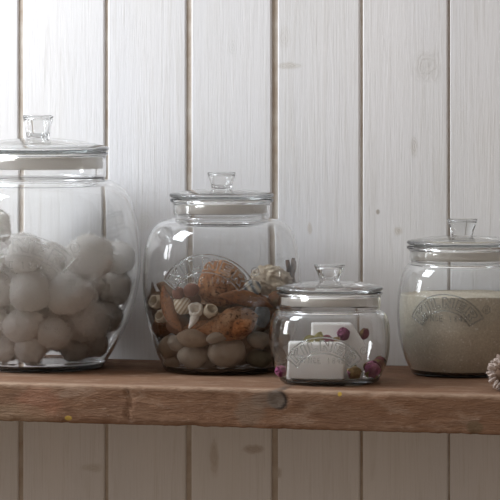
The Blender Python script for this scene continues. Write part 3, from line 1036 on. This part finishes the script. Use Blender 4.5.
# big shells
mid_thing('seashell', pod_mesh('seashell', 66*S, [0.0006, 3*S, 6*S, 9*S, 12*S, 14.6*S, 16*S, 16*S, 14*S, 9.5*S, 0.0005], -3*S, M_BROWN, rough=0.10, seed=3),
          'large brown teardrop-shaped shell with a speckled skin lying above the pebbles', 'shell', 226, 323, 15*S, R_(13), (0, R_(-8)), pin=15*S)
mid_thing('seashell', pod_mesh('seashell', 50*S, [0.001, 15*S, 21.5*S, 23*S, 19*S, 0.006*1], 1*S, M_BROWN, ridges=9, rough=0.12, seed=9),
          'biggest round brown shell behind the embossed badge of the shell jar', 'shell', 220, 285, 22*S, R_(18), (0, R_(20)), back=0.016, pin=21*S)
mid_thing('seashell', pod_mesh('seashell', 55*S, [0.001, 4.5*S, 7.2*S, 7.8*S, 6.5*S, 3.5*S, 0.001], 3*S, M_ORANGE, rough=0.10, seed=14),
          'curved russet shell lying above the teardrop-shaped shell', 'shell', 246, 301, 8*S, R_(-12), (0, R_(10)), pin=8*S)
mid_thing('seashell', pod_mesh('seashell', 50*S, [0.001, 4.2*S, 6.2*S, 6.6*S, 6.0*S, 4.5*S, 0.001], -4*S, M_ORANGE, rough=0.10, seed=21),
          'long narrow russet shell standing nearly upright in the shell jar', 'shell', 173.5, 309, 7*S, R_(-66), (0, R_(-25)), pin=8*S)
mid_thing('seashell', pod_mesh('seashell', 42*S, [0.001, 4*S, 5.5*S, 5*S, 3*S, 0.001], 1*S, M_ORANGE, rough=0.1, seed=25),
          'thin russet shell tucked under the ring-shaped white shells', 'shell', 203, 326.5, 6*S, R_(8), (0, R_(-8)), back=0.014)
mid_thing('seashell', cup_shell_mesh('seashell', 7.2*S, 11*S, M_WHITE, 1, True), 'white ring-shaped shell with an open mouth and a tail', 'shell', 197, 310, 8*S, 0, (R_(70), R_(-20)), pin=8*S)
mid_thing('seashell', cup_shell_mesh('seashell', 6.6*S, 11*S, M_CREAM, 2), 'small grey ring-shaped shell touching the white one with a tail', 'shell', 210.5, 311, 7*S, 0, (R_(60), R_(25)), pin=7*S)
mid_thing('seashell', cup_shell_mesh('seashell', 7.0*S, 12*S, M_CREAM, 3), 'open-mouthed grey shell, upper of two against the side of the jar', 'shell', 158.5, 302, 7*S, 0, (R_(75), R_(-45)), pin=7*S)
mid_thing('seashell', cup_shell_mesh('seashell', 6.2*S, 11*S, M_CREAM, 4), 'open-mouthed grey shell, lower of two against the side of the jar', 'shell', 163.5, 317, 6.5*S, 0, (R_(65), R_(-40)), pin=7*S)
mid_thing('seashell', pod_mesh('seashell', 22*S, [0.001, 5.5*S, 8.5*S, 8.8*S, 5*S, 0.0006], 0, M_STRIPE, rough=0.05, seed=30),
          'cream cone shell with brown stripes between the narrow russet shell and the white ring shell', 'shell', 184, 306, 9*S, R_(-35), (0, 0), pin=9*S)
mid_thing('nut', pebble_mesh('nut', 6.3*S, 6*S, 6.3*S, 41, M_RED, 0.05), 'round reddish brown nut below the first letter of the badge', 'nut', 179.5, 293, 6.5*S, pin=6.5*S)
mid_thing('nut', pebble_mesh('nut', 8*S, 7*S, 6.8*S, 42, M_RED, 0.05), 'oval reddish brown nut beside the big round shell', 'nut', 192, 290, 7*S, 0.3, pin=8*S)
mid_thing('snail_shell', snail_mesh('snail_shell', 11.5*S, M_SNAIL), 'cream and blue-grey coiled snail shell under the pale rugged shell', 'shell', 253.5, 289, 9*S, R_(30), pin=11*S)
mid_thing('seashell', rugged_mesh('seashell', 18*S, M_CREAM, 4), 'pale rugged shell at the top of the shell jar', 'shell', 271, 281, 17*S, R_(-10), back=0.022, pin=16*S)
mid_thing('stone', pebble_mesh('stone', 8*S, 7*S, 11*S, 51, M_BLUE), 'blue-grey stone below the curved russet shell', 'stone', 262, 316, 8*S, pin=9*S)
# driftwood twigs standing at the side, and dark pods at the other side
for (px, py, ln, r, roll, label) in [(288.8, 282, 44, 3.4, 93, 'thickest of three upright driftwood twigs, the one beside the pale rugged shell'),
                                     (292.6, 283, 44, 2.8, 87, 'thin driftwood twig, middle of three standing upright at the back of the shell jar'),
                                     (296.4, 281, 46, 3.0, 90, 'driftwood twig nearest the glass among three upright ones in the shell jar')]:
    o = link('driftwood_twig', twig_mesh('driftwood_twig', ln*S, r*S, M_TWIG, px))
    p = in_jar(MID, px, py, 0.004)
    p.x = min(p.x, math.sqrt(max(MID.in_r(p.z)**2 - p.y**2, 0)) - r*S - 0.001)
    o.location = jar_world(MID, p)
    o.rotation_euler = (Matrix.Rotation(YAW, 4, 'Z') @ Matrix.Rotation(-R_(roll), 4, 'Y')).to_euler()
    setp(o, label, 'twig', 'driftwood twigs in the shell jar')
for (px, py, ln, roll, back, label) in [(151.5, 304, 44, -80, 0.030, 'dark brown seed pod against the side of the shell jar, uppermost of three'),
                                 (158.5, 334, 38, -70, 0.020, 'dark brown seed pod against the side of the shell jar, below two ring shells'),
                                 (166, 290, 30, -20, 0.028, 'dark brown seed pod lying behind the top of the upright russet shell')]:
    mid_thing('seed_pod', pod_mesh('seed_pod', ln*S, [0.001, 4*S, 6*S, 6.2*S, 4.5*S, 0.001], 2*S, M_DARK, rough=0.1, seed=px), label, 'seed pod', px, py, 6.5*S, R_(roll), (0, R_(-50)), back, pin=7*S)
# the rest of the heap behind
fill = [p for p, r in mid_pins]; fr = [r for p, r in mid_pins]
nf = 100
extra = [rnd.uniform(0.0085, 0.0125) for _ in range(nf)]
pos = settle(MID, fr + extra, 8, 0.13, fill, 420, y_min=-0.046, squeeze=1.0)
fm = [pebble_mesh('pebble', 1.05, 0.92, 0.86, 61 + k, (M_PEB[0], M_PEB[2], M_BROWN, M_ORANGE, M_DARK, M_CREAM)[k], 0.16) for k in range(6)]
for i in range(nf):
    p = pos[len(fr) + i]
    if p[2] > 0.078: continue
    low = p[2] < 0.036
    k = (0, 1, 0, 1)[i % 4] if low else (2, 3, 4, 3, 2, 4)[i % 6]
    stone = k < 2
    o = link('pebble' if stone else 'seed_pod', fm[k])
    if stone: setp(o, 'smooth pebble half hidden deep in the heap of shells', 'pebble', 'pebbles deep in the shell jar')
    else: setp(o, 'brown lump half hidden deep in the heap of shells', 'seed pod', 'brown pieces deep in the shell jar')
    o.location = jar_world(MID, p)
    o.scale = (extra[i]*0.98,)*3
    o.rotation_euler = (rnd.uniform(-.5, .5), rnd.uniform(-.5, .5), rnd.uniform(0, 6.28))

# ------------------------------------------------------------------ white blocks, rosebuds and petals in the smallest jar
def soap_material():
    m, nt, b = new_mat('white_soap')
    v = coords(nt)
    n = tex_noise(nt, v, 70, 4)
    L(nt, mix(nt, n, (0.95, 0.945, 0.93), (0.91, 0.90, 0.885)), b.inputs['Base Color'])
    b.inputs['Roughness'].default_value = 0.5
    b.inputs['Subsurface Weight'].default_value = 0.0
    b.inputs['Subsurface Radius'].default_value = (0.004, 0.004, 0.0035)
    bump(nt, n, b, 0.08, 0.0006)
    return m
M_SOAP = soap_material()

def block_mesh(name, outline, depth, bev, mat):
    """prism with rounded edges: outline in x-z, depth along y"""
    bm = bmesh.new()
    a = [bm.verts.new((x, -depth/2, z)) for x, z in outline]
    b = [bm.verts.new((x, depth/2, z)) for x, z in outline]
    n = len(outline)
    bm.faces.new(a); bm.faces.new(b[::-1])
    for k in range(n):
        bm.faces.new((a[k], b[k], b[(k+1) % n], a[(k+1) % n]))
    bmesh.ops.recalc_face_normals(bm, faces=bm.faces[:])
    bmesh.ops.bevel(bm, geom=bm.edges[:], offset=bev, segments=5, profile=0.6, affect='EDGES', clamp_overlap=True)
    me = mesh_of(name, bm, mat)
    return me

J = SMALL; s = J.s
zb = J.base_t
o = link('soap_block', block_mesh('soap_block', [(-28.5*s, 0), (28.5*s, 0), (28.5*s, 37*s), (-27*s, 37*s)], 27*s, 3.6*s, M_SOAP))
o.location = jar_world(J, (-14.0*s, -17.5*s, zb + 0.0002)); o.rotation_euler = (0, 0, YAW)
setp(o, 'white soap block, lower front one of two in the smallest jar', 'soap')
o = link('soap_block', block_mesh('soap_block', [(-19*s, 0), (33*s, 0), (39*s, 24*s), (33.5*s, 36*s), (22*s, 53.5*s), (-18*s, 54*s)], 26*s, 3.4*s, M_SOAP))
o.location = jar_world(J, (0.0, 15.0*s, zb + 0.0002)); o.rotation_euler = (0, 0, YAW)
setp(o, 'taller white soap block with a slanted side behind the lower one', 'soap')

def petal_mat(name, c1, c2):
    return simple_mat(name, c1, c2, 160, 0.75, 0.4, 0.0006)
M_PURPLE = petal_mat('purple_petal', (0.17, 0.030, 0.085), (0.25, 0.07, 0.15))
M_PINK = petal_mat('faded_pink_petal', (0.40, 0.16, 0.25), (0.27, 0.075, 0.16))
M_MAROON = petal_mat('maroon_petal', (0.16, 0.04, 0.06), (0.24, 0.08, 0.10))
M_SEPAL = petal_mat('dried_green_sepal', (0.20, 0.17, 0.06), (0.30, 0.26, 0.10))
M_STRAW = petal_mat('straw_brown_petal', (0.34, 0.24, 0.11), (0.24, 0.15, 0.07))

def bud_radius(t):       # outline of a bud from its base (0) to the tip (1)
    return math.sin(math.pi * (0.10 + 0.84*t))**0.8

def petal_mesh(R, H, a0, wid, tmax, push, mat, curl=0.0, seed=0):
    bm = bmesh.new()
    nu, nv = 9, 10
    outer, inner = [], []
    for layer, th in ((outer, 0.0), (inner, -0.0006)):
        for j in range(nv):
            t = j/(nv-1)
            w = wid * (0.55 + 0.45*math.sin(math.pi*min(1, t*1.1))) * (1 - 0.35*max(0, t-0.75)/0.25)
            row = []
            for i in range(nu):
                u = i/(nu-1)*2-1
                a = a0 + u*w
                tt = t*tmax*(1 - 0.10*u*u)
                r = R*bud_radius(tt)*push + th + curl*R*max(0, t-0.7)**2*3 + 0.05*R*noise.noise(Vector((u*2+seed, t*3, a0)))
                r += 0.06*R*u*u
                row.append(bm.verts.new((r*math.cos(a), r*math.sin(a), H*tt)))
            layer.append(row)
    for j in range(nv-1):
        for i in range(nu-1):
            bm.faces.new((outer[j][i], outer[j][i+1], outer[j+1][i+1], outer[j+1][i]))
            bm.faces.new((inner[j][i], inner[j+1][i], inner[j+1][i+1], inner[j][i+1]))
    for j in range(nv-1):
        bm.faces.new((outer[j][0], outer[j+1][0], inner[j+1][0], inner[j][0]))
        bm.faces.new((outer[j][-1], inner[j][-1], inner[j+1][-1], outer[j+1][-1]))
    for i in range(nu-1):
        bm.faces.new((outer[0][i], inner[0][i], inner[0][i+1], outer[0][i+1]))
        bm.faces.new((outer[-1][i], outer[-1][i+1], inner[-1][i+1], inner[-1][i]))
    return mesh_of('petal', bm, mat)

def rosebud(label, J, px, py, dy, R, H, rot, mats, calyx=True, seed=0):
    p = in_jar(J, px, py, dy)
    root = empty('dried_rosebud', jar_world(J, p))
    root.rotation_euler = (Matrix.Rotation(YAW, 4, 'Z') @ Matrix.Rotation(rot[1], 4, 'Y') @ Matrix.Rotation(rot[0], 4, 'X')).to_euler()
    setp(root, label, 'rosebud')
    rr = random.Random(seed)
    off = Vector((0, 0, -H*0.5))
    # heart of the bud
    bm = bmesh.new()
    lathe(bm, [(0, 0.02*H)] + [(R*0.80*bud_radius(k/10), H*(0.03 + 0.9*k/10)) for k in range(11)] + [(0, H*0.95)], 20)
    link('bud_heart', mesh_of('bud_heart', bm, mats[0]), root, off)
    for k in range(5):
        link('petal', petal_mesh(R, H, k*2*math.pi/5 + rr.uniform(-.2, .2), 0.75, 0.96, 0.93 + 0.025*(k % 3), mats[k % len(mats)], 0.15 + 0.25*(k % 2), seed + k), root, off)
    if calyx:
        for k in range(5):
            link('sepal', petal_mesh(R, H, k*2*math.pi/5 + 0.5, 0.26, 0.62 + 0.1*(k % 2), 1.08, M_SEPAL, 0.2, seed + 10 + k), root, off)
        bm = bmesh.new()
        tube(bm, [(0, 0, 0.05*H), (0.0004, 0, -0.06*H), (0.001, 0, -0.22*H)], [R*0.42, R*0.26, R*0.13], 10)
        link('stalk', mesh_of('stalk', bm, M_SEPAL), root, off)
    return root

rosebud('purple dried rosebud with green sepals beside the lower soap block', J, 372, 369, -0.021, 8.6*s, 19*s, (R_(55), R_(25)), [M_PINK, M_PURPLE], True, 1)
rosebud('straw-brown dried rosebud between the soap and the purple bud', J, 353, 372, -0.034, 6.8*s, 16*s, (R_(75), R_(-60)), [M_STRAW, M_STRAW, M_PINK], True, 2)
rosebud('dark maroon dried rosebud nearest the glass behind the purple bud', J, 380.5, 362.5, -0.001, 6.0*s, 13*s, (R_(20), R_(80)), [M_MAROON], True, 3)
rosebud('small purple dried rosebud lying at the other end of the lower soap block', J, 280.5, 371.0, -0.017, 6.2*s, 13*s, (R_(85), R_(-15)), [M_PURPLE, M_PINK], False, 4)
rosebud('purple dried rosebud perched above the lower soap block', J, 343.5, 334.0, -0.004, 6.8*s, 13*s, (R_(80), R_(20)), [M_PURPLE], False, 5)
rosebud('brown dried rosebud wedged beside the slanted side of the taller soap', J, 365.5, 333.5, 0.0215, 5.2*s, 12*s, (R_(20), R_(20)), [M_MAROON, M_STRAW], False, 6)

def leaf_mesh(name, ln, wd, mat, seed):
    bm = bmesh.new()
    nu, nv = 5, 10
    top, bot = [], []
    for lay, th in ((top, 0.00035), (bot, -0.00035)):
        for j in range(nv):
            t = j/(nv-1)
            w = wd*math.sin(math.pi*(0.06+0.90*t))**0.9
            lay.append([bm.verts.new((ln*(t-0.5), w*(i/(nu-1)*2-1), th + 0.25*wd*abs(i/(nu-1)*2-1)**1.5 + 0.3*wd*noise.noise(Vector((t*3, seed, i*.4))))) for i in range(nu)])
    for j in range(nv-1):
        for i in range(nu-1):
            bm.faces.new((top[j][i], top[j][i+1], top[j+1][i+1], top[j+1][i]))
            bm.faces.new((bot[j][i], bot[j+1][i], bot[j+1][i+1], bot[j][i+1]))
        bm.faces.new((top[j][0], top[j+1][0], bot[j+1][0], bot[j][0]))
        bm.faces.new((top[j][-1], bot[j][-1], bot[j+1][-1], top[j+1][-1]))
    bm.faces.new(top[0] + bot[0][::-1]); bm.faces.new(top[-1][::-1] + bot[-1])
    return mesh_of(name, bm, mat)

for (px, py, ln, wd, roll, mat, label) in [
    (309, 340.0, 13, 4.6, 25, M_SEPAL, 'dried olive green leaf on the lower soap, furthest from the purple bud'),
    (319, 337.5, 12, 5.0, 70, M_SEPAL, 'dried olive green leaf standing in the middle of the lower soap'),
    (327, 339.5, 13, 4.4, -20, M_MAROON, 'curled maroon petal lying on the lower soap'),
    (335, 341.5, 12, 4.0, 40, M_STRAW, 'straw-brown leaf lying just under the perched purple bud')]:
    o = link('dried_leaf', leaf_mesh('dried_leaf', ln*s, wd*s, mat, px))
    o.location = jar_world(J, in_jar(J, px, py, -0.0165 + 0.0006*(px % 3)))
    o.rotation_euler = (Matrix.Rotation(YAW, 4, 'Z') @ Matrix.Rotation(-R_(roll), 4, 'Y') @ Matrix.Rotation(R_(62), 4, 'X')).to_euler()
    setp(o, label, 'leaf')
o = link('seed', pebble_mesh('seed', 1.5*s, 1.2*s, 1.1*s, 77, M_DARK, 0.2))
o.location = jar_world(J, (12.5*s, -37*s, zb + 1.25*s))
setp(o, 'tiny dark seed on the floor of the smallest jar', 'seed')

# ------------------------------------------------------------------ frosted cone lying on the shelf
M_CONE = simple_mat('brown_cone_scale', (0.20, 0.125, 0.085), (0.12, 0.075, 0.05), 90, 0.85, 0.4)
M_FROST = simple_mat('frosted_scale_tip', (0.62, 0.54, 0.49), (0.40, 0.31, 0.27), 500, 0.9, 0.8, 0.0010)
cp = on_shelf(504.5, 391.0)
sc = cp.copy()
CR = 0.0165
root = empty('pine_cone', (cp.x, cp.y, 0.0))
root.rotation_euler = (0, 0, YAW)
setp(root, 'small frosted brown cone lying on the shelf before the sand jar', 'pine cone')
bm = bmesh.new()
lathe(bm, [(0, -0.010), (CR*0.35, -0.010), (CR*0.55, -0.002), (CR*0.62, 0.012), (CR*0.42, 0.026), (0, 0.034)], 24)
body = link('cone_core', mesh_of('cone_core', bm, M_CONE), root, (0, 0, CR*0.985), (R_(-82), 0, R_(-14)))
rr = random.Random(4)
def scale_mesh(mat, L_, W_, frost):
    bm = bmesh.new()
    n = 8
    prof = [(0.0, 0.35), (0.35, 0.8), (0.65, 1.0), (0.88, 0.7), (1.0, 0.25)]
    top = []; bot = []
    for (t, w) in prof:
        th = 0.0008 + 0.0016*t**2
        top.append([bm.verts.new((L_*t, W_*w*u, th*(1-0.5*u*u) + 0.0015*t*t)) for u in (-1, -.5, 0, .5, 1)])
        bot.append([bm.verts.new((L_*t, W_*w*u*0.9, -th*(1-0.5*u*u)*0.6)) for u in (-1, -.5, 0, .5, 1)])
    for a in range(len(prof)-1):
        for i in range(4):
            bm.faces.new((top[a][i], top[a][i+1], top[a+1][i+1], top[a+1][i]))
            bm.faces.new((bot[a][i], bot[a+1][i], bot[a+1][i+1], bot[a][i+1]))
        bm.faces.new((top[a][0], top[a+1][0], bot[a+1][0], bot[a][0])); bm.faces.new((top[a][4], bot[a][4], bot[a+1][4], top[a+1][4]))
    bm.faces.new(top[0] + bot[0][::-1]); bm.faces.new(top[-1][::-1] + bot[-1])
    # crust of frosted grains on the outer end
    for k in range(frost):
        t = rr.uniform(0.55, 1.02); u = rr.uniform(-0.85, 0.85)
        c = Vector((L_*t, W_*0.9*u, rr.choice((1, -0.5))*0.0018))
        m = Matrix.Translation(c) @ Matrix.Diagonal((rr.uniform(.00025, .0005), rr.uniform(.00025, .0005), rr.uniform(.0003, .0008), 1))
        bmesh.ops.create_icosphere(bm, subdivisions=1, radius=1.0, matrix=m)
    return mesh_of('scale', bm, mat)
smesh = [scale_mesh(M_FROST, 0.0098, 0.0019, 34) for _ in range(3)]
ga = math.pi*(3 - math.sqrt(5))
NS = 100
for k in range(NS):
    f = k/(NS-1)
    h = -0.009 + 0.038*f
    r0 = CR*np.interp(h, [-0.010, -0.002, 0.012, 0.026, 0.034], [0.36, 0.55, 0.62, 0.42, 0.1])
    up = np.interp(f, [0, 0.3, 1], [-55, 5, 62])
    a = k*ga
    m = Matrix.Rotation(a, 4, 'Z') @ Matrix.Translation((r0*0.86, 0, h)) @ Matrix.Rotation(R_(rr.uniform(-22, 22)), 4, 'Z') @ Matrix.Rotation(-R_(float(up) + rr.uniform(-18, 18)), 4, 'Y') @ Matrix.Scale(float(np.interp(f, [0, .4, 1], [0.85, 0.95, 0.6])), 4)
    o = link('scale', smesh[k % 3], body)
    o.matrix_basis = m
